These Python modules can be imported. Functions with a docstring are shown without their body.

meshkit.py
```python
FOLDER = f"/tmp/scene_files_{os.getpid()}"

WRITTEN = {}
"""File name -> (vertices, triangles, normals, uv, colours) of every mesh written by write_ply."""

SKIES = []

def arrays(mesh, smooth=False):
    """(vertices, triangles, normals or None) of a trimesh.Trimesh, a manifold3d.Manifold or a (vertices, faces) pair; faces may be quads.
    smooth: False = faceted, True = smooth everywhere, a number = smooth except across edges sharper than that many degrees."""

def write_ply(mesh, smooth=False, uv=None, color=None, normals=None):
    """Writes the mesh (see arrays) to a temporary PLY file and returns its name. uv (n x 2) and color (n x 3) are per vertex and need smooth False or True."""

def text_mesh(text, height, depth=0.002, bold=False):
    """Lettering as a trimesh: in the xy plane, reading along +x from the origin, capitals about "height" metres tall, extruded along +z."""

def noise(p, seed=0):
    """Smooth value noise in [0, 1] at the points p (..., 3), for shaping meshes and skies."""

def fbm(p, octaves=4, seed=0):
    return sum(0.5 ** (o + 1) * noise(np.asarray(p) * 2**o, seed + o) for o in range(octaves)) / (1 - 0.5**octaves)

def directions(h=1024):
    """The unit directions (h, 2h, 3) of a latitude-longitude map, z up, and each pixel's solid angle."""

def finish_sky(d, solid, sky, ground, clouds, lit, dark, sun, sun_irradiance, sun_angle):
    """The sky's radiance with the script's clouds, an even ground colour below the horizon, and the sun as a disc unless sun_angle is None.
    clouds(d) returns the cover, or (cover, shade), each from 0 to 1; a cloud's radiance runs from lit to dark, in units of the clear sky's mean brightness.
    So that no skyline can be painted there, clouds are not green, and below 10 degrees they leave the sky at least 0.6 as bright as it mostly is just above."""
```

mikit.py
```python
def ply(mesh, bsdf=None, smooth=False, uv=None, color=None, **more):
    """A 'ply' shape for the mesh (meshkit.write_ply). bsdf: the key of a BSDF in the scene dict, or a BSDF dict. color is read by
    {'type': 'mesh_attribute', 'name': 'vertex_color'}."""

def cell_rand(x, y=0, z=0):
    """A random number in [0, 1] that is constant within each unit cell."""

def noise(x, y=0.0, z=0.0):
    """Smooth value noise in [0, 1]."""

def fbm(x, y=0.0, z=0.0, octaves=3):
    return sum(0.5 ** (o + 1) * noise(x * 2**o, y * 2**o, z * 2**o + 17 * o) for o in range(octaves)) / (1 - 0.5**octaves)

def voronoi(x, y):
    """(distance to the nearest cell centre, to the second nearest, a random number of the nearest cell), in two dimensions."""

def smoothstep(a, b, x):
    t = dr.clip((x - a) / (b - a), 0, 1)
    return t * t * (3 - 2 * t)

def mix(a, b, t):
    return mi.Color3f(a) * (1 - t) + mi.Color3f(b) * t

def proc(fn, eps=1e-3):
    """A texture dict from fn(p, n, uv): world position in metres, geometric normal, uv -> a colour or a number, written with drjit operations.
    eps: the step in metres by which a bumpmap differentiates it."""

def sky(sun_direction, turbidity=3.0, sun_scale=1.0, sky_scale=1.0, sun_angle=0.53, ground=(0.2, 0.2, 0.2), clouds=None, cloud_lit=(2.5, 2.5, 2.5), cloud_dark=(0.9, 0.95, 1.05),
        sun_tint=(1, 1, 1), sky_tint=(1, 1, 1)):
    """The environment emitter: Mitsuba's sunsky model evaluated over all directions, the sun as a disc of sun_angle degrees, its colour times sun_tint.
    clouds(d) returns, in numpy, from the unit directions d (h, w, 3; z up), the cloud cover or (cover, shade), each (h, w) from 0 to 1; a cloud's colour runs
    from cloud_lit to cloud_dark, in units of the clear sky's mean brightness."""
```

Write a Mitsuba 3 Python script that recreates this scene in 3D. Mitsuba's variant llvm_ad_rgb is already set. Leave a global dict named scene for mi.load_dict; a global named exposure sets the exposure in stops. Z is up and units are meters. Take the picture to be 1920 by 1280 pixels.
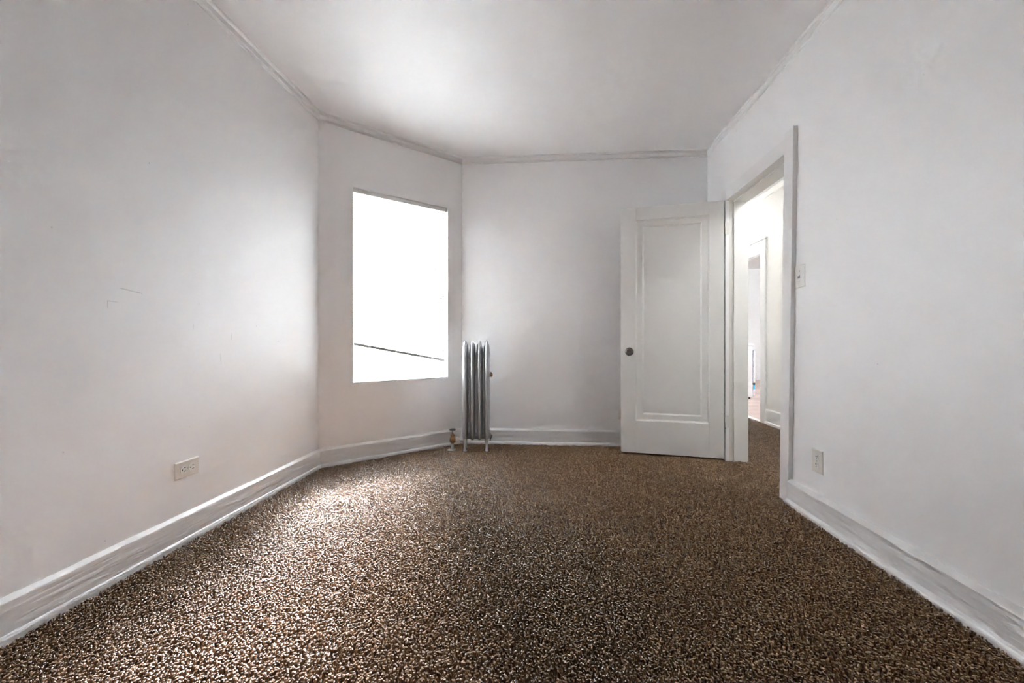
import math
import numpy as np
import trimesh
import drjit as dr
import mitsuba as mi
import shapely
from shapely.geometry import Polygon
import mikit
from mikit import proc, noise, fbm, smoothstep, mix

T = mi.ScalarTransform4f
rng = np.random.default_rng(7)
# ------------------------------------------------------------------ camera, sky, exposure
# the room's own axes: x to the right, y towards the back wall, z up; the camera stands at the origin
YAW = math.atan2(66.0, 850.0)
EYE = (0.0, 0.0, 0.92)
scene, labels = {}, {}
scene['camera'] = {'type': 'perspective', 'fov_axis': 'x', 'fov': 2 * math.degrees(math.atan(960.0 / 850.0)),
                   'near_clip': 0.02, 'far_clip': 500.0,
                   'to_world': T().look_at(origin=list(EYE), target=[-math.sin(YAW), math.cos(YAW), 0.92], up=[0, 0, 1])}


GLOW = np.array([math.sin(math.radians(-9.0)), math.cos(math.radians(-9.0)), math.tan(math.radians(35.0))])
GLOW = GLOW / np.linalg.norm(GLOW)


CORE, WIDE, BASE_SKY = 130.0, 1.6, .9          # veiled sun, the bright cloud around it, the rest of the cloud


TINT = (.918, .985, 1.088)


def overcast(d):
    """closed cloud, brightest where the veiled sun stands"""
    ang = np.degrees(np.arccos(np.clip(d @ GLOW, -1, 1)))
    v = CORE * np.exp(-(ang / 8.5) ** 2) + WIDE * np.exp(-(ang / 42.0) ** 2)
    return np.ones(d.shape[:2]), 1 - v / (CORE + WIDE)


scene['sky'] = {'sampling_weight': 20.0, **mikit.sky(GLOW, turbidity=4.0, sun_scale=0.0, sky_scale=24.0, clouds=overcast, cloud_lit=tuple((CORE + WIDE + BASE_SKY) * c for c in TINT),
                                                     cloud_dark=tuple(BASE_SKY * c for c in TINT), ground=(0.3, 0.3, 0.3))}
exposure = 3.72
HALL_FILL, KITCHEN_FILL = 3.5, 15.0  # radiance of the lamps added out of view

# ------------------------------------------------------------------ materials
SEGS = [  # scratches and scuffs: (axis-along-wall a, height z) start and end, half width
    (1.651, 1.129, 1.747, 1.118, .0007), (1.60, 1.075, 1.645, 1.073, .0005), (1.60, 1.075, 1.60, 1.045, .0005),
    (2.02, 1.00, 2.021, .975, .0007), (2.28, .965, 2.283, .93, .0008), (2.20, .86, 2.202, .80, .0006), (1.20, 1.33, 1.228, 1.24, .0007)]


def wall_color(p, n, uv):
    left = p.x < -1.6
    base = mi.Color3f(.898, .902, .908)
    v = fbm(p.x * 1.3 + 5, p.y * 1.3, p.z * .5, 2)
    c = base * (0.975 + 0.05 * v)
    dmin = mi.Float(1.0)
    for (a, b, a2, b2, w) in SEGS:
        dx, dz = a2 - a, b2 - b
        L2 = dx * dx + dz * dz
        t = dr.clip(((p.y - a) * dx + (p.z - b) * dz) / L2, 0, 1)
        d = dr.sqrt(dr.square(p.y - a - t * dx) + dr.square(p.z - b - t * dz)) / w
        dmin = dr.minimum(dmin, d / 40)
    mark = dr.select(left, 1 - smoothstep(.02, .05, dmin), mi.Float(0))
    d, _, w = mikit.voronoi(p.y * 2.2 + p.x * 7, p.z * 2.2 + 3)
    dot = dr.select(w > .45, 1 - smoothstep(.0035, .0075, d), mi.Float(0))
    return mix(c, mi.Color3f(.33, .32, .31), dr.maximum(mark * .6, dot * .55))


def wall_relief(p, n, uv):
    a = p.x + p.y
    return .0007 * noise(a * 5.5, p.z * .7) + .00018 * noise(a * 90, p.y * 60, p.z * 60)


def trim_relief(p, n, uv):
    a = p.x * .9 + p.y
    streak = noise(a * 3.0, p.z * 170, 3) * .0016
    flake = smoothstep(.55, .75, fbm(a * 14, p.z * 90, p.x * 3, 2)) * .0016
    return streak + flake + .0005 * noise(a * 45, p.z * 80)


def principled(rgb, rough, spec=.5, **k):
    tex = rgb if isinstance(rgb, dict) else {'type': 'rgb', 'value': list(rgb)}
    return {'type': 'principled', 'base_color': tex, 'roughness': rough, 'specular': spec, **k}


def bumped(bsdf, fn, eps=1e-3, scale=1.0):
    return {'type': 'bumpmap', 'relief': proc(fn, eps), 'scale': scale, 'bsdf': bsdf}


def two(b):
    return {'type': 'twosided', 'bsdf': b}


MATS = {
    'wall_paint': two(bumped(principled(proc(wall_color), .58, .18), wall_relief, 2e-3)),
    'ceiling_paint': two(principled((.925, .925, .925), .6, .3)),
    'trim_paint': two(bumped(principled((.85, .853, .857), .34, .5), trim_relief, 8e-4)),
    'smooth_trim': two(principled((.855, .857, .86), .35, .5)),
    'door_paint': two(principled((.80, .80, .782), .36, .5)),
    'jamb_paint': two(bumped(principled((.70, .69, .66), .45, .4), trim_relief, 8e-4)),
    'cream_wall': two(principled((.845, .835, .81), .5, .4)),
    'white_wall': two(principled((.85, .85, .85), .5, .4)),
    'subfloor': two(principled((.09, .06, .04), .9, .1)),
    'carpet_yarn': principled({'type': 'mesh_attribute', 'name': 'vertex_color'}, .34, .8),
    'silver_paint': two(principled((.42, .43, .45), .34, .6, metallic=.85)),
    'bronze': two(principled((.22, .12, .055), .3, .5, metallic=.8)),
    'nickel': two(principled((.75, .74, .72), .22, .6, metallic=.95)),
    'dark_metal': two(principled((.10, .09, .08), .22, .6, metallic=.9)),
    'black': two(principled((.02, .02, .02), .4, .4)),
    'pipe_metal': two(principled((.35, .38, .36), .45, .5, metallic=.5)),
    'ivory': two(principled((.80, .785, .74), .3, .5)),
    'white_plastic': two(principled((.84, .84, .82), .3, .5)),
    'vinyl': two(principled((.78, .755, .68), .35, .5)),
    'slat_paint': two(principled((.86, .86, .84), .8, .1)),
    'bottom_rail_shaded': two(principled((.40, .395, .39), .5, .3)),  # the rail is white; its shade is put into this grey
    'rail_paint': two(principled((.76, .74, .73), .5, .3)),
    'clear_wand': two(principled((.45, .46, .47), .2, .5)),
    'glass': {'type': 'thindielectric', 'int_ior': 1.5},
    'appliance': two(principled((.86, .86, .88), .25, .5)),
    'appliance_grey': two(principled((.25, .26, .33), .3, .5)),
    'blue_label': two(principled((.03, .45, .75), .4, .4)),
    'pink_label': two(principled((.85, .70, .84), .4, .4)),
    'plank_a': two(principled((.44, .345, .305), .4, .4)),
    'plank_b': two(principled((.48, .375, .33), .4, .4)),
    'plank_c': two(principled((.40, .31, .275), .4, .4)),
    'brick_a': two(principled((.78, .77, .75), .8, .2)),
    'brick_b': two(principled((.74, .73, .70), .8, .2)),
    'wing_brick': two(principled((.28, .25, .235), .85, .1)),
    'mortar': two(principled((.60, .59, .57), .9, .1)),
    'ground': two(principled((.60, .60, .60), .9, .1)),
}
for _k, _b in MATS.items():
    scene[_k] = _b

# ------------------------------------------------------------------ helpers


def lab(key, label=None, category=None, kind=None, group=None):
    labels[key] = {k: v for k, v in (('label', label), ('category', category), ('kind', kind), ('group', group)) if v}


def put(key, mesh, mat, smooth=False, **kw):
    k, n = key, 0
    while k in scene:
        n += 1
        k = f'{key}_{n:03d}'
    scene[k] = mikit.ply(mesh, mat, smooth=smooth, **kw)
    return k


def join(ms):
    return trimesh.util.concatenate(list(ms))


def mesh(v, f):
    m = trimesh.Trimesh(np.asarray(v, float), np.asarray(f, int), process=False)
    return m


def quadmesh(v, q):
    q = np.asarray(q, int)
    return mesh(v, np.vstack([q[:, [0, 1, 2]], q[:, [0, 2, 3]]]))


def rbox(x0, x1, y0, y1, z0, z1, b=.0):
    x0, x1, y0, y1, z0, z1 = min(x0, x1), max(x0, x1), min(y0, y1), max(y0, y1), min(z0, z1), max(z0, z1)
    if b <= 0:
        m = trimesh.creation.box((x1 - x0, y1 - y0, z1 - z0))
        m.apply_translation(((x0 + x1) / 2, (y0 + y1) / 2, (z0 + z1) / 2))
        return m
    pts = []
    for sx, X in ((1, x0), (-1, x1)):
        for sy, Y in ((1, y0), (-1, y1)):
            for sz, Z in ((1, z0), (-1, z1)):
                pts += [(X, Y + sy * b, Z + sz * b), (X + sx * b, Y, Z + sz * b), (X + sx * b, Y + sy * b, Z)]
    return trimesh.convex.convex_hull(np.array(pts))


def hull(pts):
    return trimesh.convex.convex_hull(np.array(pts, float))


def prism(corners, axis_pts):
    """hull of a polygon given twice"""
    return hull(list(corners) + list(axis_pts))


def tf(m, M):
    m = m.copy()
    m.apply_transform(M)
    return m


def frame(o, u, v, w=(0, 0, 1)):
    M = np.eye(4)
    M[:3, 0], M[:3, 1], M[:3, 2], M[:3, 3] = u, v, w, o
    return M


def panel_extrude(poly, M, depth):
    """polygon in (u, z) extruded by depth along v"""
    m = trimesh.creation.extrude_polygon(poly, depth, engine='earcut')
    # extrude gives (px, py, h): map px -> u, py -> z, h -> v
    R = np.eye(4)
    R[:3, :3] = np.array([[1, 0, 0], [0, 0, 1], [0, 1, 0]])
    m.apply_transform(R)
    m.invert()
    m.apply_transform(M)
    if np.linalg.det(M[:3, :3]) < 0:
        m.invert()
    return m


def lathe(profile, n=24, axis='z', o=(0, 0, 0)):
    """profile: (radius, height) list"""
    p = np.array(profile, float)
    a = np.linspace(0, 2 * np.pi, n, endpoint=False)
    v = np.concatenate([np.stack([r * np.cos(a), r * np.sin(a), np.full(n, h)], 1) for r, h in p])
    q = []
    for i in range(len(p) - 1):
        for j in range(n):
            k = (j + 1) % n
            q.append((i * n + j, i * n + k, (i + 1) * n + k, (i + 1) * n + j))
    m = quadmesh(v, q)
    if axis == 'x':
        m.apply_transform(frame((0, 0, 0), (0, 1, 0), (0, 0, 1), (1, 0, 0)))
    elif axis == '-y':
        m.apply_transform(frame((0, 0, 0), (1, 0, 0), (0, 0, 1), (0, -1, 0)))
    m.apply_translation(o)
    return m


def tube(pts, r, n=10):
    ms = []
    for a, b in zip(pts[:-1], pts[1:]):
        ms.append(trimesh.creation.cylinder(radius=r, segment=[a, b], sections=n))
    for p in pts[1:-1]:
        s = trimesh.creation.icosphere(subdivisions=1, radius=r)
        s.apply_translation(p)
        ms.append(s)
    return join(ms)


# ------------------------------------------------------------------ room shell
H = 2.59
XL, XR, YB, YREAR = -1.668, 1.398, 4.088, -0.75
BAY = 4.862                       # bay wall plane: y - x = BAY
P_REAR_L, P_LB = (XL, YREAR), (XL, XL + BAY)
P_BB, P_BR = (YB - BAY, YB), (XR, YB)
WT = 0.13                         # thickness of the inner walls
r2 = math.sqrt(.5)

# left wall, outer side at -x
put('wall_left', rbox(XL - .22, XL, YREAR - .2, XL + BAY + .05, -.02, H + .02), 'wall_paint')
lab('wall_left', 'white painted left wall with faint scratches and a sheen near the window', kind='structure')
# bay wall with the window opening (u along the wall from the left corner)
UB = frame((XL, XL + BAY, 0), (r2, r2, 0), (-r2, r2, 0))
LB = math.hypot(P_BB[0] - P_LB[0], P_BB[1] - P_LB[1])
W0, W1, WZ0, WZ1 = .257, 1.113, .604, 2.108
wp = Polygon([(-.10, -.02), (LB + .10, -.02), (LB + .10, H + .02), (-.10, H + .02)],
             [[(W0, WZ0), (W1, WZ0), (W1, WZ1), (W0, WZ1)]])
put('wall_bay', panel_extrude(wp, UB, .20), 'wall_paint')
lab('wall_bay', 'white painted angled wall with the window opening', kind='structure')
put('wall_back', rbox(P_BB[0] - .05, XR + WT, YB, YB + .20, -.02, H + .02), 'wall_paint')
lab('wall_back', 'white painted far wall between the radiator and the door', kind='structure')
# right wall with the doorway
UR = frame((XR, 0, 0), (0, 1, 0), (1, 0, 0))
D0B, D0T, D1, DZ = 2.795, 2.742, 3.630, 2.022
wp = Polygon([(YREAR - .2, -.02), (D0B, -.02), (D0T, DZ), (D1, DZ), (D1, -.02), (YB + .1, -.02), (YB + .1, H + .02), (YREAR - .2, H + .02)])
m = panel_extrude(wp, UR, WT)
put('wall_right', m, 'wall_paint')
lab('wall_right', 'white painted right wall with the doorway', kind='structure')
put('wall_rear', rbox(XL - .2, XR + WT, YREAR - .2, YREAR, -.02, H + .02), 'wall_paint')
lab('wall_rear', 'white wall behind the camera', kind='structure')
ceil_poly = Polygon([(XL - .2, YREAR - .2), (2.62, YREAR - .2), (2.62, 8.2), (1.3, 8.2), (1.3, YB + .2), (P_BB[0] - .1, YB + .2), (XL - .2, XL + BAY + .1)])
m = trimesh.creation.extrude_polygon(ceil_poly, .2, engine='earcut')
m.apply_translation((0, 0, H))
put('ceiling', m, 'ceiling_paint')
lab('ceiling', 'plain white painted ceiling', kind='structure')
m = trimesh.creation.extrude_polygon(ceil_poly, .2, engine='earcut')
m.apply_translation((0, 0, -.017 - .2))
put('floor', m, 'subfloor')
lab('floor', 'floor under the brown carpet', kind='structure')

# swept mouldings along the walls, mitred where the walls meet
PATH = [P_REAR_L, P_LB, P_BB, P_BR]


def line_offset(a, b, d):
    a, b = np.array(a), np.array(b)
    t = (b - a) / np.linalg.norm(b - a)
    n = np.array([t[1], -t[0]])          # to the right of the direction of travel: into the room
    return a + n * d, t


def meet(p, t, q, s):
    A = np.array([t, -s]).T
    k = np.linalg.solve(A, q - p)
    return p + t * k[0]


def sweep(paths, i, profile, ks, step=None, wobble=0.0, ends=(None, None), seed=0):
    """the piece along segment i of the polyline; profile = (distance from the wall, height) points"""
    a_pts, b_pts = [], []
    for d, z in profile:
        p, t = line_offset(paths[i], paths[i + 1], d * ks[i])
        if i > 0 and ends[0] is None:
            q, s = line_offset(paths[i - 1], paths[i], d * ks[i - 1])
            A = meet(p, t, q, s)
        else:
            A = p
        if i < len(paths) - 2 and ends[1] is None:
            q, s = line_offset(paths[i + 1], paths[i + 2], d * ks[i + 1])
            B = meet(p, t, q, s)
        else:
            B = p + t * np.linalg.norm(np.array(paths[i + 1]) - np.array(paths[i]))
        a_pts.append((*A, z))
        b_pts.append((*B, z))
    a_pts, b_pts = np.array(a_pts), np.array(b_pts)
    L = np.linalg.norm(b_pts[0] - a_pts[0])
    n = 1 if not step else max(1, int(L / step))
    k = len(profile)
    rows = np.array([a_pts + (b_pts - a_pts) * (j / n) for j in range(n + 1)])
    if wobble:
        import meshkit
        t = (b_pts[0] - a_pts[0]) / L
        nn = np.array([t[1], -t[0], 0])
        w = meshkit.fbm(rows * np.array([14, 14, 60]), 3, seed) - .5
        if wobble > .002:      # layers of old paint: chipped edges and long runs
            q_ = meshkit.fbm(rows * np.array([4.5, 4.5, 62]), 3, seed + 1)
            w = w * .22 + .17 * np.clip((q_ - .52) / .03, 0, 1) - .12 * np.clip((.42 - q_) / .03, 0, 1)
            w += .45 * np.clip((meshkit.fbm(rows * np.array([38, 38, 70]), 2, seed + 2) - .70) / .08, 0, 1)
        w *= np.array([0 if z <= .0 or d <= 0 else 1 for d, z in profile])[None]
        rows = rows + (w * wobble)[..., None] * nn
        rows[..., 2] += (meshkit.fbm(rows * np.array([9, 9, 9]), 2, seed + 5) - .5) * wobble * .8 * (rows[..., 2] > .1)
    v = rows.reshape(-1, 3)
    q = []
    for j in range(n):
        for c in range(k - 1):
            q.append((j * k + c, (j + 1) * k + c, (j + 1) * k + c + 1, j * k + c + 1))
    return quadmesh(v, q)


# crown mouldings (trim_1 .. trim_4): two small steps under the ceiling
CROWN = [(0, H - .058), (.007, H - .058), (.011, H - .053), (.010, H - .048), (.006, H - .046), (.010, H - .044), (.013, H - .041), (.016, H - .020), (.017, H - .017), (.026, H - .015), (.030, H - .011), (.031, H - .005), (.031, H + .002)]
RIGHT_PATH = [P_BR, (XR, YREAR)]
FULL = PATH + [(XR, YREAR)]
one = [1, 1, 1, .55]
for i, (nm, txt) in enumerate([('trim_1', 'narrow white crown moulding along the top of the left wall'), ('trim_2', 'narrow white crown moulding above the window'),
                               ('trim_3', 'narrow white crown moulding along the top of the far wall'), ('trim_4', 'narrow white crown moulding along the top of the right wall')]):
    put(nm, sweep(FULL, i, CROWN, one, .05, .0007, seed=i), 'smooth_trim', smooth=35)
    lab(nm, txt, kind='structure')
# baseboards with a bevelled top, painted-over steps and a shoe moulding
BASE = [(0, .134), (.006, .133), (.016, .124), (.0210, .121), (.0210, .112), (.0203, .1105), (.0203, .097), (.0208, .0955), (.0208, .080), (.0214, .0785), (.0214, .063), (.0206, .0615), (.0206, .048), (.0212, .0465), (.0212, .032),
        (.0212, .0235), (.0245, .0225), (.029, .019), (.032, .012), (.033, .004), (.033, -.017)]
_fine = []
for (d0, z0), (d1, z1) in zip(BASE[:-1], BASE[1:]):
    k_ = max(1, int(abs(z1 - z0) / .0026)) if .03 < z0 < .122 else 1
    _fine += [(d0 + (d1 - d0) * j / k_, z0 + (z1 - z0) * j / k_) for j in range(k_)]
BASE = _fine + [BASE[-1]]
bk = [.82, .82, 1.25, 1.35]
for i, (nm, txt) in enumerate([('baseboard_left', 'thickly painted white baseboard along the left wall'), ('baseboard_bay', 'lumpy white baseboard under the window'),
                               ('baseboard_back', 'chipped white baseboard along the far wall')]):
    put(nm, sweep(FULL, i, BASE, bk, .010, .0034, seed=10 + i), 'trim_paint', smooth=40)
    lab(nm, txt, kind='structure')
RB = [P_BB, P_BR, (XR, 3.712)]
put('baseboard_right', sweep([P_BB, P_BR, (XR, 2.712), (XR, YREAR)], 2, BASE, [1.25, 1.35, 1.35], .010, .0034, ends=(True, True), seed=20), 'trim_paint', smooth=40)
lab('baseboard_right', 'white baseboard along the right wall, scuffed along its upper edge', kind='structure')
put('baseboard_corner', sweep(RB, 1, BASE, [1.25, 1.35], .010, .0034, seed=21), 'trim_paint', smooth=40)
lab('baseboard_corner', 'short white baseboard behind the open door', kind='structure')

# ------------------------------------------------------------------ window
# window frame coordinates: u along the bay wall, v outwards, z up
def wbox(u0, u1, v0, v1, z0, z1, b=.002):
    return tf(rbox(u0, u1, v0, v1, z0, z1, b), UB)


lab('window_1', 'double-hung window with a cream frame in the angled wall', kind='structure')
put('window_1__frame', join([wbox(W0, W0 + .028, .060, .17, WZ0, WZ1), wbox(W1 - .022, W1, .060, .17, WZ0, WZ1),
                             wbox(W0 + .028, W1 - .022, .060, .17, WZ1 - .02, WZ1), wbox(W0 + .028, W1 - .022, .060, .17, WZ0, WZ0 + .012)]), 'vinyl')
MR = 1.335
lab('window_1__frame', 'cream window frame')
put('window_1__lower_sash', join([wbox(W0 + .028, W0 + .066, .075, .105, WZ0 + .012, MR + .018), wbox(W1 - .060, W1 - .022, .075, .105, WZ0 + .012, MR + .018),
                                  wbox(W0 + .066, W1 - .060, .075, .105, WZ0 + .012, WZ0 + .040), wbox(W0 + .066, W1 - .060, .075, .105, MR - .018, MR + .018)]), 'vinyl')
put('window_1__upper_sash', join([wbox(W0 + .028, W0 + .062, .112, .142, MR - .018, WZ1 - .02), wbox(W1 - .056, W1 - .022, .112, .142, MR - .018, WZ1 - .02),
                                  wbox(W0 + .062, W1 - .056, .112, .142, WZ1 - .055, WZ1 - .02), wbox(W0 + .062, W1 - .056, .112, .142, MR - .018, MR + .016)]), 'vinyl')


def pane(u0, u1, v, z0, z1):
    return tf(mesh([(u0, v, z0), (u1, v, z0), (u1, v, z1), (u0, v, z1)], [(0, 1, 2), (0, 2, 3)]), UB)


put('window_1__lower_sash__pane', pane(W0 + .064, W1 - .058, .09, WZ0 + .038, MR - .016), 'glass')
put('window_1__upper_sash__pane', pane(W0 + .060, W1 - .054, .127, MR + .014, WZ1 - .053), 'glass')
put('window_1__sash_lock', wbox((W0 + W1) / 2 - .03, (W0 + W1) / 2 + .03, .080, .100, MR + .018, MR + .03, .004), 'vinyl')
put('window_1__sill', wbox(W0, W1, .0, .060, WZ0 - .012, WZ0 + .003, .001), 'smooth_trim')

# mini blind hung inside the window recess
lab('window_blind', 'white mini blind hanging crooked in the window, its bottom rail sloping down to the right', 'blinds')
bu0, bu1, bv = W0 + .010, W1 - .024, .030
put('window_blind__head_rail', wbox(bu0 - .006, bu1 + .012, .012, .048, WZ1 - .034, WZ1 - .004, .003), 'rail_paint')
put('window_blind__head_rail__end_cap', wbox(bu0 - .0085, bu0 - .0055, .011, .049, WZ1 - .036, WZ1 - .003, .001), 'clear_wand')
put('window_blind__head_rail__end_cap', wbox(bu1 + .0125, bu1 + .0155, .011, .049, WZ1 - .036, WZ1 - .003, .001), 'clear_wand')
NS, ZTOP = 64, WZ1 - .050
ZL, ZR = .925, .775                 # ends of the lowest slat
zr = np.linspace(ZTOP, ZR, NS)
zl = np.where(np.arange(NS) < 36, zr, zr[36] + (ZL - zr[36]) * (np.arange(NS) - 36) / (NS - 1 - 36))
TILT = math.radians(27.5)


def slat(zleft, zright, tilt):
    w, c, th = .0125, .0022, .0004
    prof = []
    for s in np.linspace(-1, 1, 5):
        prof.append((s * w, c * (1 - s * s)))
    prof = [(x, y) for x, y in prof] + [(x, y - th) for x, y in prof[::-1]]
    ca, sa = math.cos(tilt), math.sin(tilt)
    v, n = [], len(prof)
    for u, z in ((bu0, zleft), (bu1, zright)):
        for x, y in prof:
            v.append((u, bv + x * ca - y * sa, z + x * sa + y * ca))
    q = [(i, (i + 1) % n, n + (i + 1) % n, n + i) for i in range(n)]
    f = [(0, 1, 8), (0, 8, 9), (1, 2, 7), (1, 7, 8), (2, 3, 6), (2, 6, 7), (3, 4, 5), (3, 5, 6)]
    m = quadmesh(v, q)
    m = mesh(m.vertices, np.vstack([m.faces, f, [(a + n, c_ + n, b + n) for a, b, c_ in f]]))
    return tf(m, UB)


for i in range(NS):
    put('window_blind__slat', slat(zl[i], zr[i], TILT + rng.normal(0, .03)), 'slat_paint')


def along(u, dz=0.0):
    k = (u - bu0) / (bu1 - bu0)
    return ZL + (ZR - ZL) * k + dz


def sloped(u0, u1, v0, v1, dz0, dz1):
    pts = []
    for u in (u0, u1):
        for v in (v0, v1):
            for d in (dz0, dz1):
                pts.append((u, v, along(u, d)))
    return tf(hull(pts), UB)


put('window_blind__bottom_rail', sloped(bu0 + .004, bu1 - .002, .019, .043, -.032, -.013), 'bottom_rail_shaded')
lad = [bu0 + .13, bu0 + .36, bu0 + .70]
for u in lad:
    put('window_blind__bottom_rail__cord_plug', sloped(u - .012, u + .012, .017, .0185, -.029, -.016), 'white_plastic')
    cords = []
    for v in (.017, .043):
        a, b = np.array([u, v, WZ1 - .034]), np.array([u, v, along(u, -.016)])
        cords.append(tf(trimesh.creation.cylinder(radius=.0005, segment=[a, b], sections=6), UB))
    put('window_blind__ladder_cord', join(cords), 'slat_paint')
put('window_blind__tilt_wand', tf(tube([(bu0 + .105, .008, WZ1 - .075), (bu0 + .112, .008, 1.40)], .0028, 8), UB), 'clear_wand')
lab('window_blind__tilt_wand', 'thin grey tilt wand')
put('window_blind__tilt_wand__hook', tf(tube([(bu0 + .105, .014, WZ1 - .034), (bu0 + .105, .008, WZ1 - .05), (bu0 + .105, .008, WZ1 - .075)], .0016, 8), UB), 'clear_wand')
cu = bu1 - .10
put('window_blind__lift_cord', tf(tube([(cu, .010, WZ1 - .03), (cu + .002, .010, 1.56)], .0009, 6), UB), 'slat_paint')
put('window_blind__lift_cord__tassel', tf(lathe([(.0, .034), (.003, .033), (.0055, .008), (.0055, .0), (.0, -.001)], 10, 'z', (cu + .002, .010, 1.535)), UB), 'clear_wand')

# ------------------------------------------------------------------ doorway casing, jambs
lab('trim_5', 'white wooden door frame around the doorway in the right wall', kind='structure')
CT = XR - .024
zc = 2.127


def slab(poly_yz, x0, x1):
    return hull([(x, y, z) for x in (x0, x1) for y, z in poly_yz])


put('trim_5__side_casing', slab([(2.806, -.012), (2.712, -.012), (2.652, zc), (2.748, zc)], CT, XR + .002), 'smooth_trim')
put('trim_5__side_casing', slab([(3.620, -.012), (3.704, -.012), (3.704, 2.10), (3.620, 2.10)], CT, XR + .002), 'smooth_trim')
put('trim_5__head_casing', slab([(2.748, 2.010), (3.620, 2.010), (3.704, 2.101), (3.704, 2.101), (2.745, 2.097)], CT + .001, XR + .002), 'smooth_trim')
XJ = XR + WT + .012
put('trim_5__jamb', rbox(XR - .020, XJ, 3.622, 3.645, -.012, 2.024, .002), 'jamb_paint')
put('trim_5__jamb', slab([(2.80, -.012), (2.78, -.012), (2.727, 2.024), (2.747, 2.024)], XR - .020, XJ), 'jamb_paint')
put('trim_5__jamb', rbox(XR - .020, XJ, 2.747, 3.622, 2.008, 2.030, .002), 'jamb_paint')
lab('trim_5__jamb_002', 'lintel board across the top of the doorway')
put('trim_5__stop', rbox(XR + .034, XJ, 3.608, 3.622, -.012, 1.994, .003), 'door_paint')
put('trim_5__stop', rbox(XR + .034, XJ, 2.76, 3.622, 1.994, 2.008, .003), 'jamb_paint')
# the hall side casing
put('trim_5__hall_casing', join([rbox(XR + WT, XR + WT + .02, 3.634, 3.72, -.012, 2.10, .003), rbox(XR + WT, XR + WT + .02, 2.66, 2.78, -.012, 2.10, .003),
                                 rbox(XR + WT, XR + WT + .02, 2.66, 3.72, 2.012, 2.10, .003)]), 'smooth_trim')

# ------------------------------------------------------------------ door leaf (local: u from the free edge, v into the leaf, z up)
free, hinge = np.array([.606, 3.787]), np.array([1.364, 3.621])
du = (hinge - free) / np.linalg.norm(hinge - free)
LW = .775
DOOR = frame((free[0], free[1], 0), (du[0], du[1], 0), (-du[1], du[0], 0))
DT, DB, DTOP = .035, .014, 2.010
S0, S1, R0, R1 = .116, .669, .278, 1.907


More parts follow.
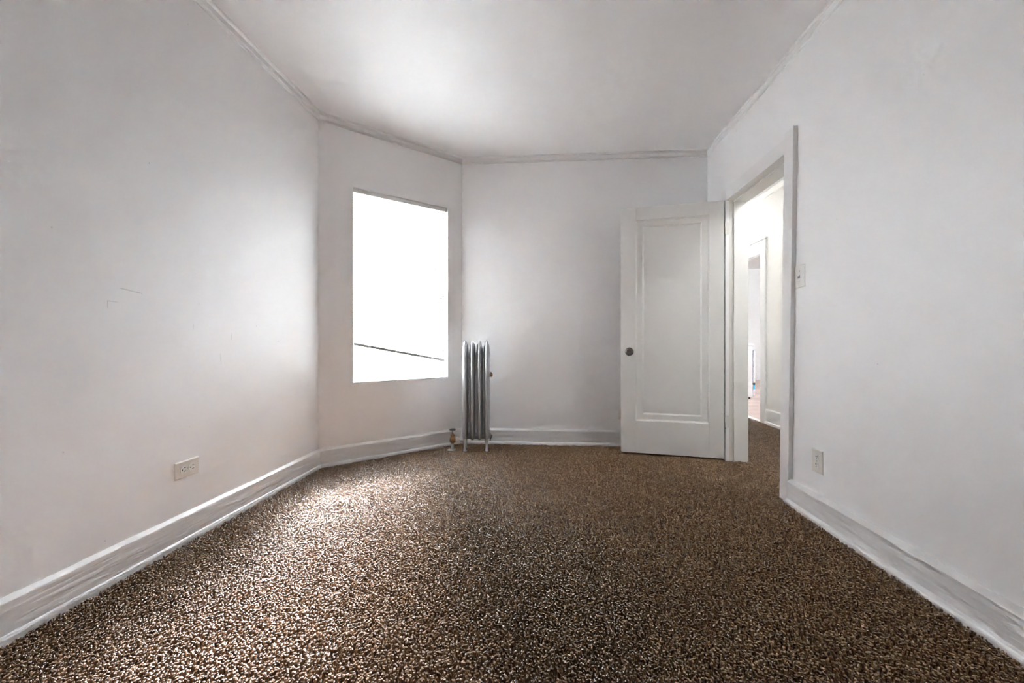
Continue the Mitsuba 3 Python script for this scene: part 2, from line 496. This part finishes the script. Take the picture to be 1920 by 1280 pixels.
def dbox(u0, u1, v0, v1, z0, z1, b=.0015):
    return tf(rbox(u0, u1, v0, v1, z0, z1, b), DOOR)


lab('door_1', 'white one-panel wooden door standing open against the far wall', kind='structure')
put('door_1__stile', dbox(0, S0, 0, DT, DB, DTOP), 'door_paint')
put('door_1__stile', dbox(S1, LW, 0, DT, DB, DTOP), 'door_paint')
put('door_1__rail', dbox(S0, S1, .0003, DT, R1, DTOP), 'door_paint')
put('door_1__rail', dbox(S0, S1, .0003, DT, DB, R0), 'door_paint')


def ring(profile, sgn, v_at):
    v, q = [], []
    for off, dep in profile:
        for (u, z) in ((S0 + off, R0 + off), (S1 - off, R0 + off), (S1 - off, R1 - off), (S0 + off, R1 - off)):
            v.append((u, v_at + sgn * dep, z))
    for i in range(len(profile) - 1):
        for j in range(4):
            k = (j + 1) % 4
            q.append((i * 4 + j, i * 4 + k, i * 4 + 4 + k, i * 4 + 4 + j) if sgn > 0 else (i * 4 + j, i * 4 + 4 + j, i * 4 + 4 + k, i * 4 + k))
    return tf(quadmesh(v, q), DOOR)


MOULD = [(-.001, .000), (.001, .0015), (.002, .006), (.006, .0075), (.011, .0085), (.013, .0095), (.052, .0095), (.0535, .0110), (.058, .0130), (.063, .0165), (.066, .0165)]
put('door_1__panel_moulding', ring(MOULD, 1, 0), 'door_paint')
put('door_1__panel_moulding', ring(MOULD, -1, DT), 'door_paint')
put('door_1__panel', dbox(S0 + .05, S1 - .05, .0160, DT - .0160, R0 + .05, R1 - .05, 0), 'door_paint')
KN = [(.0, -.001), (.034, -.001), (.034, .003), (.031, .007), (.020, .009), (.013, .012), (.012, .026), (.017, .031), (.026, .037), (.0285, .046), (.0285, .052), (.026, .058), (.021, .0615), (.017, .0595), (.0, .0585)]
ROS = [(.0, -.001), (.034, -.001), (.034, .003), (.031, .0065), (.020, .009), (.012, .010)]
ku, kz = .066, .837
put('door_1__knob', tf(lathe(KN[5:], 32, '-y', (ku, 0, kz)), DOOR), 'dark_metal', smooth=40)
lab('door_1__knob', 'round dark metal door knob')
put('door_1__knob__rosette', tf(lathe(ROS, 32, '-y', (ku, 0, kz)), DOOR), 'dark_metal', smooth=40)
mk = lathe(KN, 32, '-y', (0, 0, 0))
mk.apply_transform(trimesh.transformations.rotation_matrix(math.pi, (0, 0, 1)))
mk.apply_translation((ku, DT, kz))
put('door_1__knob', tf(mk, DOOR), 'dark_metal', smooth=40)
put('door_1__latch', dbox(-.0015, 0, .008, .028, kz - .03, kz + .03, .0005), 'nickel')
put('door_1__latch__bolt', tf(hull([(-.012, .010, kz - .008), (-.012, .010, kz + .008), (0, .010, kz - .008), (0, .010, kz + .008), (-.002, .026, kz - .008), (-.002, .026, kz + .008), (0, .026, kz + .008), (0, .026, kz - .008)]), DOOR), 'nickel')
for z0 in (1.745, .255):
    hk = put('door_1__hinge', rbox(XR - .016, XR + .022, 3.6195, 3.6225, z0, z0 + .095, .0008), 'jamb_paint')
    lab(hk, 'painted-over door hinge')
    for k in range(3):
        put(hk + '__knuckle', trimesh.creation.cylinder(radius=.0055, segment=[(1.3725, 3.6165, z0 + k * .032), (1.3725, 3.6165, z0 + k * .032 + .030)], sections=12), 'jamb_paint')
    put(hk + '__pin_tip', trimesh.creation.icosphere(subdivisions=1, radius=.005).apply_translation((1.3725, 3.6165, z0 - .003)), 'black')
labels.pop('door_1__knob_001', None)

# ------------------------------------------------------------------ radiator
RA = math.radians(7)
RD = frame((-.685, 3.735, 0), (math.cos(RA), math.sin(RA), 0), (-math.sin(RA), math.cos(RA), 0))
PITCH, DEP = .0605, .17
lab('radiator', 'silver-painted cast iron radiator with four sections in the corner beside the window', 'radiator')


def sect_ring(hw, y0, y1, z, n=28):
    """closed outline with a narrow rounded nose at the front and back, widest in the middle"""
    a = np.linspace(0, 2 * np.pi, n, endpoint=False)
    c, s = np.cos(a), np.sin(a)
    ym, yh = (y0 + y1) / 2, (y1 - y0) / 2
    w = hw * np.sign(c) * np.abs(c) ** 1.15
    return np.stack([w, ym + yh * np.sign(s) * np.abs(s) ** .8, np.full(n, z)], 1)


def loft(rings, cap=True):
    n = len(rings[0])
    v = np.vstack(rings)
    q = [(i * n + j, i * n + (j + 1) % n, (i + 1) * n + (j + 1) % n, (i + 1) * n + j) for i in range(len(rings) - 1) for j in range(n)]
    m = quadmesh(v, q)
    if cap:
        f = []
        for r_, flip in ((0, True), (len(rings) - 1, False)):
            c = len(v) if r_ == 0 else len(v) + 1
            for j in range(n):
                t = (r_ * n + j, r_ * n + (j + 1) % n, c)
                f.append(t[::-1] if flip else t)
        v = np.vstack([v, rings[0].mean(0), rings[-1].mean(0)])
        m = mesh(v, np.vstack([m.faces, f]))
    return m


def section():
    R = []
    for z, k, e in [(.085, .15, .050), (.090, .45, .030), (.102, .75, .012), (.125, .92, .003), (.16, .97, 0), (.30, 1, 0), (.60, 1, 0), (.80, 1, 0), (.845, .97, .001), (.872, .86, .004), (.892, .70, .010), (.908, .50, .018), (.920, .30, .030), (.926, .14, .042), (.928, .04, .055)]:
        R.append(sect_ring(.0280 * k, e, DEP - e, z))
    return loft(R)


def leg(y):
    R = []
    for z, r, dy in [(.001, .0175, 0), (.006, .0165, 0), (.012, .0125, 0), (.03, .0095, 0), (.055, .0105, .003), (.085, .0145, .008), (.12, .017, .012), (.15, .014, .016)]:
        a = np.linspace(0, 2 * np.pi, 16, endpoint=False)
        R.append(np.stack([r * np.cos(a), y + (dy if y < DEP / 2 else -dy) + r * .9 * np.sin(a), np.full(16, z)], 1))
    return loft(R)


for i in range(4):
    M = RD @ trimesh.transformations.translation_matrix((i * PITCH, 0, 0))
    k = put('radiator__section', tf(section(), M), 'silver_paint', smooth=True)
    # hubs that join the sections, low down and near the top
    hubs = [lathe([(.0, -.031), (.026, -.031), (.026, .031), (.0, .031)], 20, 'x', (0, DEP / 2, zz)) for zz in (.118, .80)]
    put(k + '__hub', tf(join(hubs), M), 'silver_paint', smooth=30)
    if i in (0, 3):
        for y in (.022, DEP - .022):
            put(k + '__leg', tf(leg(y), M), 'silver_paint', smooth=True)
plug = RD @ trimesh.transformations.translation_matrix((3 * PITCH, 0, 0))
put('radiator__end_plug', tf(lathe([(.0, .028), (.020, .028), (.020, .036), (.009, .036), (.009, .046), (.0, .046)], 6, 'x', (0, DEP / 2, .118)), plug), 'pipe_metal')
put('radiator__drain_lever', tf(tube([(.028, .03, .085), (.040, .028, .118), (.044, .028, .118), (.044, .028, .138)], .0035, 8), plug), 'black')
lab('radiator__drain_lever', 'small dark lever at the foot of the last section')
put('radiator__air_vent', tf(lathe([(.0, .020), (.006, .020), (.006, .028), (.0145, .028), (.0155, .031), (.0155, .046), (.013, .050), (.0, .051)], 20, 'x', (0, DEP / 2 - .02, .635)), plug), 'bronze', smooth=40)
lab('radiator__air_vent', 'small brass air vent')
put('radiator__air_vent__tip', tf(lathe([(.0, 0), (.004, 0), (.005, .006), (.004, .011), (.0, .012)], 12, 'z', (.038, DEP / 2 - .02, .650)), plug), 'black', smooth=40)
# supply valve on the left
VX, VY = -.108, .075
vk = put('radiator__valve', tf(join([lathe([(.0, .048), (.010, .048), (.012, .060), (.021, .066), (.024, .078), (.024, .094), (.020, .106), (.015, .112), (.015, .120), (.018, .121), (.018, .131), (.010, .133), (.007, .146), (.0, .146)], 20, 'z', (VX, VY, 0)),
                                     lathe([(.0, -.095), (.013, -.095), (.013, -.072), (.0, -.072)], 16, 'x', (0, VY, .088))]), RD), 'bronze', smooth=35)
lab(vk, 'bronze radiator valve')
put('radiator__valve__stem', tf(trimesh.creation.cylinder(radius=.004, segment=[(VX, VY, .14), (VX, VY, .172)], sections=10), RD), 'bronze')
put('radiator__valve__handwheel', tf(lathe([(.0, .166), (.010, .166), (.022, .167), (.0265, .170), (.0275, .174), (.0265, .178), (.022, .180), (.010, .1785), (.006, .181), (.0, .181)], 24, 'z', (VX, VY, 0)), RD), 'black', smooth=40)
lab('radiator__valve__handwheel', 'black round handwheel')
put('radiator__valve__union_nut', tf(lathe([(.0, -.080), (.018, -.082), (.025, -.074), (.025, -.058), (.018, -.053), (.012, -.053), (.012, -.046), (.027, -.045), (.027, -.030), (.032, -.029), (.032, -.012), (.0, -.012)], 8, 'x', (0, VY, .090)), RD), 'nickel')
lab('radiator__valve__union_nut', 'bright nickel union nut')
put('radiator__valve__pipe', tf(trimesh.creation.cylinder(radius=.012, segment=[(VX, VY, .001), (VX, VY, .055)], sections=16), RD), 'pipe_metal', smooth=40)
put('radiator__valve__floor_flange', tf(lathe([(.012, .008), (.018, .0065), (.034, .004), (.036, .002), (.036, .0005)], 24, 'z', (VX - .008, VY - .006, 0)), RD), 'pipe_metal', smooth=40)

# ------------------------------------------------------------------ outlets and the light switch
def plate_frame(kind, a, z):
    """local: u along the plate's width, v out of the wall, w up"""
    if kind == 'left':
        return frame((XL, a, z), (0, 1, 0), (1, 0, 0))
    if kind == 'right':
        return frame((XR, a, z), (0, -1, 0), (-1, 0, 0))
    return frame((a, YB, z), (1, 0, 0), (0, -1, 0))


def vbox(M, u0, u1, v0, v1, w0, w1, b=.0):
    m = tf(rbox(u0, u1, v0, v1, w0, w1, b), M)
    if np.linalg.det(M[:3, :3]) < 0:
        m.invert()
    return m


def plate(M, w, h, d=.0055):
    a, b_ = w / 2, h / 2
    c = .005
    m = hull([(x, y, z) for x, z in ((-a, -b_), (a, -b_), (a, b_), (-a, b_)) for y in (-.001, .0025)] +
             [(x, d, z) for x, z in ((-a + c, -b_ + c), (a - c, -b_ + c), (a - c, b_ - c), (-a + c, b_ - c))])
    return tf(m, M)


def outlet(name, M, w, h, flat, txt, body='ivory'):
    lab(name, txt, 'outlet')
    put(name + '__cover_plate', plate(M, w, h), body)
    k = (h if not flat else w) / .115
    for s in (-1, 1):
        c = shapely.geometry.Point(0, 0).buffer(.0172 * k, 16).intersection(shapely.geometry.box(-.02, -.0142 * k, .02, .0142 * k))
        face = trimesh.creation.extrude_polygon(c, .0026, engine='earcut')
        R = frame((0, 0, 0), (1, 0, 0), (0, 0, 1), (0, 1, 0))
        face.apply_transform(R)
        Rot = np.eye(4)
        off = .0195 * k * s
        if flat:
            Rot = trimesh.transformations.rotation_matrix(math.pi / 2, (0, 1, 0))
        P = M @ Rot @ trimesh.transformations.translation_matrix((0, .0050, off))
        fm = tf(face, P)
        fm.fix_normals()
        fk = put(name + '__receptacle', fm, 'white_plastic')
        for u in (-.0062, .0062):
            put(fk + '__slot', tf(rbox((u - .0012) * k, (u + .0012) * k, .0022, .0030, 0 * k, .0085 * k), P), 'black')
        put(fk + '__ground_hole', tf(lathe([(.0, .0022), (.0026 * k, .0022), (.0026 * k, .0031), (.0, .0031)], 10, 'z'), P @ frame((0, 0, -.0075 * k), (1, 0, 0), (0, 0, 1), (0, 1, 0))), 'black')
    put(name + '__screw', tf(lathe([(.0, .005), (.003, .005), (.0028, .0065), (.0, .007)], 10, 'z'), M @ frame((0, 0, 0), (1, 0, 0), (0, 0, 1), (0, 1, 0))), 'pipe_metal')


outlet('wall_outlet', plate_frame('left', 1.980, .333), .142, .079, True, 'white outlet plate mounted sideways low on the left wall')
outlet('wall_outlet_001', plate_frame('right', 2.464, .301), .094, .121, False, 'upright white outlet plate low on the right wall beyond the baseboard')
outlet('wall_outlet_002', plate_frame('back', .694, .269), .140, .079, True, 'white outlet plate on the far wall, mostly hidden behind the open door', 'white_plastic')
labels['wall_outlet_001']['label'] = 'upright white outlet plate low on the right wall near the doorway'
lab('light_switch', 'white toggle light switch plate on the right wall beside the doorway', 'light switch')
SM = plate_frame('right', 2.624, 1.280)
put('light_switch__cover_plate', plate(SM, .096, .125), 'white_plastic')
put('light_switch__opening', tf(rbox(-.005, .005, .0050, .0058, -.012, .012), SM), 'jamb_paint')
put('light_switch__toggle', tf(hull([(-.0042, .005, -.009), (.0042, .005, -.009), (-.0042, .005, .006), (.0042, .005, .006), (-.0035, .016, -.013), (.0035, .016, -.013), (-.0035, .017, -.008), (.0035, .017, -.008)]), SM), 'clear_wand')
for z in (.030, -.030):
    put('light_switch__screw', tf(lathe([(.0, .005), (.0032, .005), (.003, .0064), (.0, .0066)], 10, 'z'), SM @ frame((0, 0, z), (1, 0, 0), (0, 0, 1), (0, 1, 0))), 'pipe_metal')

# ------------------------------------------------------------------ hall and the room beyond
HX = 2.46
put('wall_hall_near', join([rbox(XR + WT - .001, XR + WT + .10, YB + .05, 8.0, -.02, H + .02)]), 'cream_wall')
lab('wall_hall_near', 'cream wall on the near side of the hall', kind='structure')
UH = frame((HX, 0, 0), (0, 1, 0), (1, 0, 0))
K0, K1, KZ = 5.41, 6.35, 1.93
wp = Polygon([(1.2, -.02), (K0, -.02), (K0, KZ), (K1, KZ), (K1, -.02), (8.2, -.02), (8.2, H + .1), (1.2, H + .1)])
put('wall_hall_far', panel_extrude(wp, UH, .13), 'cream_wall')
lab('wall_hall_far', 'cream wall of the hall seen through the doorway', kind='structure')
put('wall_hall_end', rbox(XR, HX + .13, 8.0, 8.2, -.02, H + .02), 'cream_wall')
lab('wall_hall_end', 'cream wall at the far end of the hall', kind='structure')
put('wall_hall_entry', rbox(XR + WT - .01, HX + .13, 1.2, 1.4, -.02, H + .02), 'cream_wall')
lab('wall_hall_entry', 'cream wall at the near end of the hall', kind='structure')
CH = [(0, H - .05), (.012, H - .05), (.012, H - .042), (.030, H - .012), (.034, H - .010), (.034, H + .002)]
put('trim_6', sweep([(HX, 8.0), (HX, 1.4)], 0, CH, [1]), 'cream_wall', smooth=30)
lab('trim_6', 'cream crown moulding at the top of the hall wall', kind='structure')
HB = [(0, .165), (.006, .165), (.014, .155), (.016, .150), (.016, .03), (.026, .024), (.030, .01), (.030, -.012)]
put('baseboard_hall', sweep([(HX, K0 - .105), (HX, 1.4)], 0, HB, [1]), 'smooth_trim', smooth=30)
lab('baseboard_hall', 'tall white baseboard along the hall wall', kind='structure')
lab('trim_7', 'white door frame of the doorway between the hall and the far room', kind='structure')
put('trim_7__side_casing', rbox(HX - .022, HX, K0 - .108, K0 + .004, -.012, 2.075, .003), 'smooth_trim')
put('trim_7__side_casing', rbox(HX - .022, HX, K1 - .004, K1 + .108, -.012, 2.075, .003), 'smooth_trim')
put('trim_7__head_casing', rbox(HX - .022, HX, K0 - .108, K1 + .108, KZ - .004, 2.075, .003), 'smooth_trim')
put('trim_7__cap', rbox(HX - .032, HX, K0 - .125, K1 + .125, 2.075, 2.10, .004), 'smooth_trim')
put('trim_7__jamb', join([rbox(HX - .004, HX + .134, K0 - .004, K0 + .016, -.012, KZ, .002), rbox(HX - .004, HX + .134, K1 - .016, K1 + .004, -.012, KZ, .002), rbox(HX - .004, HX + .134, K0, K1, KZ - .016, KZ + .004, .002)]), 'smooth_trim')
put('trim_7__threshold', rbox(HX - .035, HX + .02, K0, K1, -.013, .006, .004), 'white_plastic')
# far room
KX1, KY0, KY1, HK = 7.0, 3.6, 11.30, 2.66
KI = HX + .13
put('wall_far_room_back', rbox(KI - .13, KX1 + .2, KY1, KY1 + .2, -.1, HK + .05), 'white_wall')
lab('wall_far_room_back', 'white end wall of the far room', kind='structure')
put('wall_far_room_right', rbox(KX1, KX1 + .2, KY0 - .2, KY1 + .1, -.1, HK + .05), 'white_wall')
lab('wall_far_room_right', 'white side wall of the far room', kind='structure')
put('wall_far_room_front', rbox(KI - .02, KX1 + .2, KY0 - .2, KY0, -.1, HK + .05), 'white_wall')
lab('wall_far_room_front', 'white near wall of the far room', kind='structure')
put('wall_far_room_left', rbox(KI - .13, KI, 8.0, KY1 + .1, -.1, HK + .05), 'white_wall')
lab('wall_far_room_left', 'white wall of the far room beside the hall', kind='structure')
put('ceiling_far_room', rbox(KI - .13, KX1 + .2, KY0 - .2, KY1 + .2, HK, HK + .2), 'white_wall')
lab('ceiling_far_room', 'white ceiling of the far room', kind='structure')
put('floor_far_room', rbox(HX + .01, KX1 + .1, KY0 - .1, KY1 + .1, -.2, -.014), 'subfloor')
lab('floor_far_room', 'reddish wood plank floor of the far room', kind='structure')
put('baseboard_far_room', rbox(KI, KX1, KY1 - .016, KY1, -.01, .15, .004), 'smooth_trim')
lab('baseboard_far_room', 'white baseboard of the far room', kind='structure')
# planks, laid across the view
y, row, cnt = 5.0, 0, 0
while y < KY1:
    x = HX + .02 - (row * .47 % 1.22)
    while x < 6.4:
        x0, x1 = max(x, HX + .02), min(x + 1.22, KX1)
        # only the wedge of floor that the two doorways let one see
        if x1 - x0 > .05 and x1 > .39 * y and x0 < .56 * y and cnt < 290:
            put('floor_far_room__plank', rbox(x0 + .0008, x1 - .0008, y + .0008, y + .1792, -.0145, .0, .0012), 'plank_' + 'abc'[int(rng.integers(3))])
            cnt += 1
        x += 1.22
    y += .18
    row += 1
# the appliance
lab('kitchen_range', 'white kitchen range with a black foot and a blue label standing in the far room', 'stove')
AM = frame((3.17, 7.50, 0), (.985, .17, 0), (-.17, .985, 0))      # u along its depth towards its front, v across


def abox(u0, u1, v0, v1, z0, z1, b=.004):
    return tf(rbox(u0, u1, v0, v1, z0, z1, b), AM)


put('kitchen_range__body', abox(-.42, .105, 0, .74, .035, .850), 'appliance')
put('kitchen_range__cooktop', abox(-.43, .125, -.005, .745, .850, .895, .006), 'appliance')
put('kitchen_range__cooktop__burner_grate', join([tf(tube([(-.14, .10, .895), (-.14, .10, .925), (-.01, .10, .925), (.045, .10, .895)], .007, 8), AM), tf(tube([(-.14, .25, .895), (-.14, .25, .925), (-.01, .25, .925), (.045, .25, .895)], .007, 8), AM)]), 'black')
put('kitchen_range__control_panel', tf(hull([(u, v, z) for v in (0, .74) for u, z in ((.10, .895), (.125, .892), (.160, .815), (.105, .80))]), AM), 'appliance')
put('kitchen_range__door', abox(.118, .158, .01, .73, .25, .765), 'appliance')
put('kitchen_range__door__handle', tf(tube([(.158, .06, .775), (.195, .06, .778), (.195, .68, .778), (.158, .68, .775)], .010, 8), AM), 'appliance')
put('kitchen_range__door_gap', abox(.104, .119, .004, .736, .24, .775, .001), 'appliance_grey')
put('kitchen_range__drawer', abox(.118, .152, .01, .73, .05, .235), 'appliance')
put('kitchen_range__label', tf(rbox(.152, .1535, .02, .10, .150, .225), AM), 'blue_label')
put('kitchen_range__label', abox(.121, .148, .0085, .0105, .155, .225, 0), 'blue_label')
put('kitchen_range__label', abox(.121, .148, .0085, .0105, .080, .150, 0), 'pink_label')
put('kitchen_range__latch', abox(.106, .150, .002, .012, .226, .262, .003), 'black')
for u in (-.36, .06):
    for v in (.05, .69):
        put('kitchen_range__foot', tf(lathe([(.0, 0), (.026, 0), (.030, .006), (.030, .02), (.018, .026), (.018, .037), (.0, .037)], 14, 'z', (u, v, 0)), AM), 'black')


def lamp(name, x, y, z, r, power, rgb, txt, cat='ceiling lamp'):  # globe lamp added out of view as fill light
    lab(name, txt, cat)
    g = trimesh.creation.icosphere(subdivisions=3, radius=r)
    g.apply_translation((x, y, z - r - .03))
    scene[name + '__globe'] = mikit.ply(g, 'white_plastic', smooth=True, emitter={'type': 'area', 'radiance': {'type': 'rgb', 'value': [power * c for c in rgb]}})
    put(name + '__base', lathe([(.0, z), (.07, z), (.07, z - .02), (.05, z - .035), (.0, z - .035)], 20, 'z', (x, y, 0)), 'nickel', smooth=30)


lamp('added_hall_lamp', 2.05, 2.45, H, .13, HALL_FILL, (.975, .99, 1.0), 'unseen globe lamp added on the hall ceiling to brighten hall and room')
lamp('added_hall_lamp_001', 2.0, 6.55, H, .13, .75 * HALL_FILL, (.975, .99, 1.0), 'unseen globe lamp added at the far end of the hall to brighten it')
lamp('added_far_room_lamp', 4.9, 6.6, HK, .18, KITCHEN_FILL, (.94, .99, 1.04), 'unseen globe lamp added to brighten the far room')

# ------------------------------------------------------------------ carpet
edge = .030
room = Polygon([(XL + .024, .55), (XR - .042, .55), (XR - .042, 2.72), (XR - .022, 2.80), (XR + WT + .03, 2.80), (XR + WT + .03, 2.66), (HX - .028, 1.9), (HX - .028, K0), (HX - .034, K0), (HX - .034, K1), (HX - .028, K1), (HX - .028, 7.6), (XR + WT + .105, 7.6),
                (XR + WT + .105, 3.73), (XR + WT + .03, 3.73), (XR + WT + .03, 3.61), (XR - .022, 3.618), (XR - .022, 3.71), (XR - .042, 3.71), (XR - .042, YB - .038), (YB - .038 - BAY + .036, YB - .038), (XL + .024, XL + .024 + BAY - .036)])
shapely.prepare(room)
PT = .0085
gx, gy = np.meshgrid(np.arange(XL, HX, PT), np.arange(.55, 7.6, PT))
gx = gx + (np.arange(gx.shape[0]) % 2)[:, None] * PT / 2
pts = np.stack([gx.ravel(), gy.ravel()], 1) + rng.uniform(-.42, .42, (gx.size, 2)) * PT
far = (pts[:, 1] > 4.2) & (rng.random(len(pts)) < .35)
pts = pts[shapely.contains_xy(room, pts[:, 0], pts[:, 1]) & ~far]
n = len(pts)
h = rng.normal(.0165, .0022, n).clip(.010, .021)
for fx, fy, fr in [(*(RD @ np.array([x_, y_, 0, 1]))[:2], .034) for x_ in (0, 3 * PITCH) for y_ in (.022, DEP - .022)] + [(*(RD @ np.array([VX - .008, VY - .006, 0, 1]))[:2], .05)]:
    h = np.where(np.hypot(pts[:, 0] - fx, pts[:, 1] - fy) < fr, np.minimum(h * .85, .0155), h)     # pressed down under the feet
rad = rng.normal(.0038, .0007, n).clip(.0022, .006)
lean = rng.normal(0, .0030, (n, 2))
ang = rng.uniform(0, 2 * np.pi, n)
V = np.empty((n, 9, 3))
for j in range(4):
    a = ang + j * np.pi / 2
    V[:, j, 0], V[:, j, 1], V[:, j, 2] = pts[:, 0] + rad * .75 * np.cos(a), pts[:, 1] + rad * .75 * np.sin(a), -.017
    a = a + .7
    V[:, 4 + j, 0] = pts[:, 0] + lean[:, 0] * .8 + rad * np.cos(a)
    V[:, 4 + j, 1] = pts[:, 1] + lean[:, 1] * .8 + rad * np.sin(a)
    V[:, 4 + j, 2] = -.017 + h * .905
V[:, 8, :2], V[:, 8, 2] = pts + lean, -.017 + h
F1 = []
for j in range(4):
    k = (j + 1) % 4
    F1 += [(j, k, 4 + k), (j, 4 + k, 4 + j), (4 + j, 4 + k, 8)]
F = (np.array(F1)[None] + (np.arange(n) * 9)[:, None, None]).reshape(-1, 3)
pal = np.array([(.20, .135, .085), (.29, .205, .14), (.12, .075, .045), (.42, .32, .235)])
col = np.array([.56, .45, .345]) * pal[rng.choice(4, n, p=[.38, .27, .2, .15])] * rng.uniform(.8, 1.2, (n, 1))
scene['carpet'] = mikit.ply(mesh(V.reshape(-1, 3), F), 'carpet_yarn', color=np.repeat(col, 9, 0))
lab('carpet', 'speckled brown cut pile carpet covering the floor of the room and hall', 'carpet', kind='stuff')

# ------------------------------------------------------------------ outdoors: light court with the neighbouring brick house
lab('brick_house', 'white painted brick house outside the window', 'building')
NX, NY1, NTOP = -2.75, 8.80, 7.0
put('brick_house__wall', rbox(NX - 6, NX - .012, -2, NY1 - .012, -3.5, NTOP), 'mortar')
put('brick_house__coping', rbox(NX - 6, NX + .04, -2, NY1 + .05, NTOP, NTOP + .08, .01), 'brick_b')
bz, cnt = -.35, 0
row = 0
while bz < 1.02 and cnt < 300:
    by = 5.3 + (.11 if row % 2 else 0)
    while by < NY1 - .2:
        put('brick_house__wall__brick', rbox(NX - .03, NX, by + .004, by + .216, bz + .004, bz + .071, .003), 'brick_a' if rng.random() < .6 else 'brick_b')
        by += .22
        cnt += 1
    bz += .075
    row += 1
put('brick_house__corner_board', rbox(NX - .02, NX + .03, NY1 - .20, NY1, -3.5, NTOP, .005), 'brick_b')
lab('added_house_wing', 'unseen rear wing of the house, added to narrow the sky over the court', kind='structure')
put('added_house_wing', join([rbox(XR + .0, 9.0, YB + .21, 11.9, H + .42, 7.0), rbox(XR + .0, XR + WT - .002, YB + .21, 8.3, -3.5, H + .42), rbox(XR, HX + .1, 8.25, 11.6, -3.5, H + .42)]), 'wing_brick')  # unseen mass added to narrow the sky that lights the window
lab('ground', 'concrete ground of the court outside', kind='structure')
put('ground', rbox(-30, 30, -20, 60, -3.7, -3.5), 'ground')
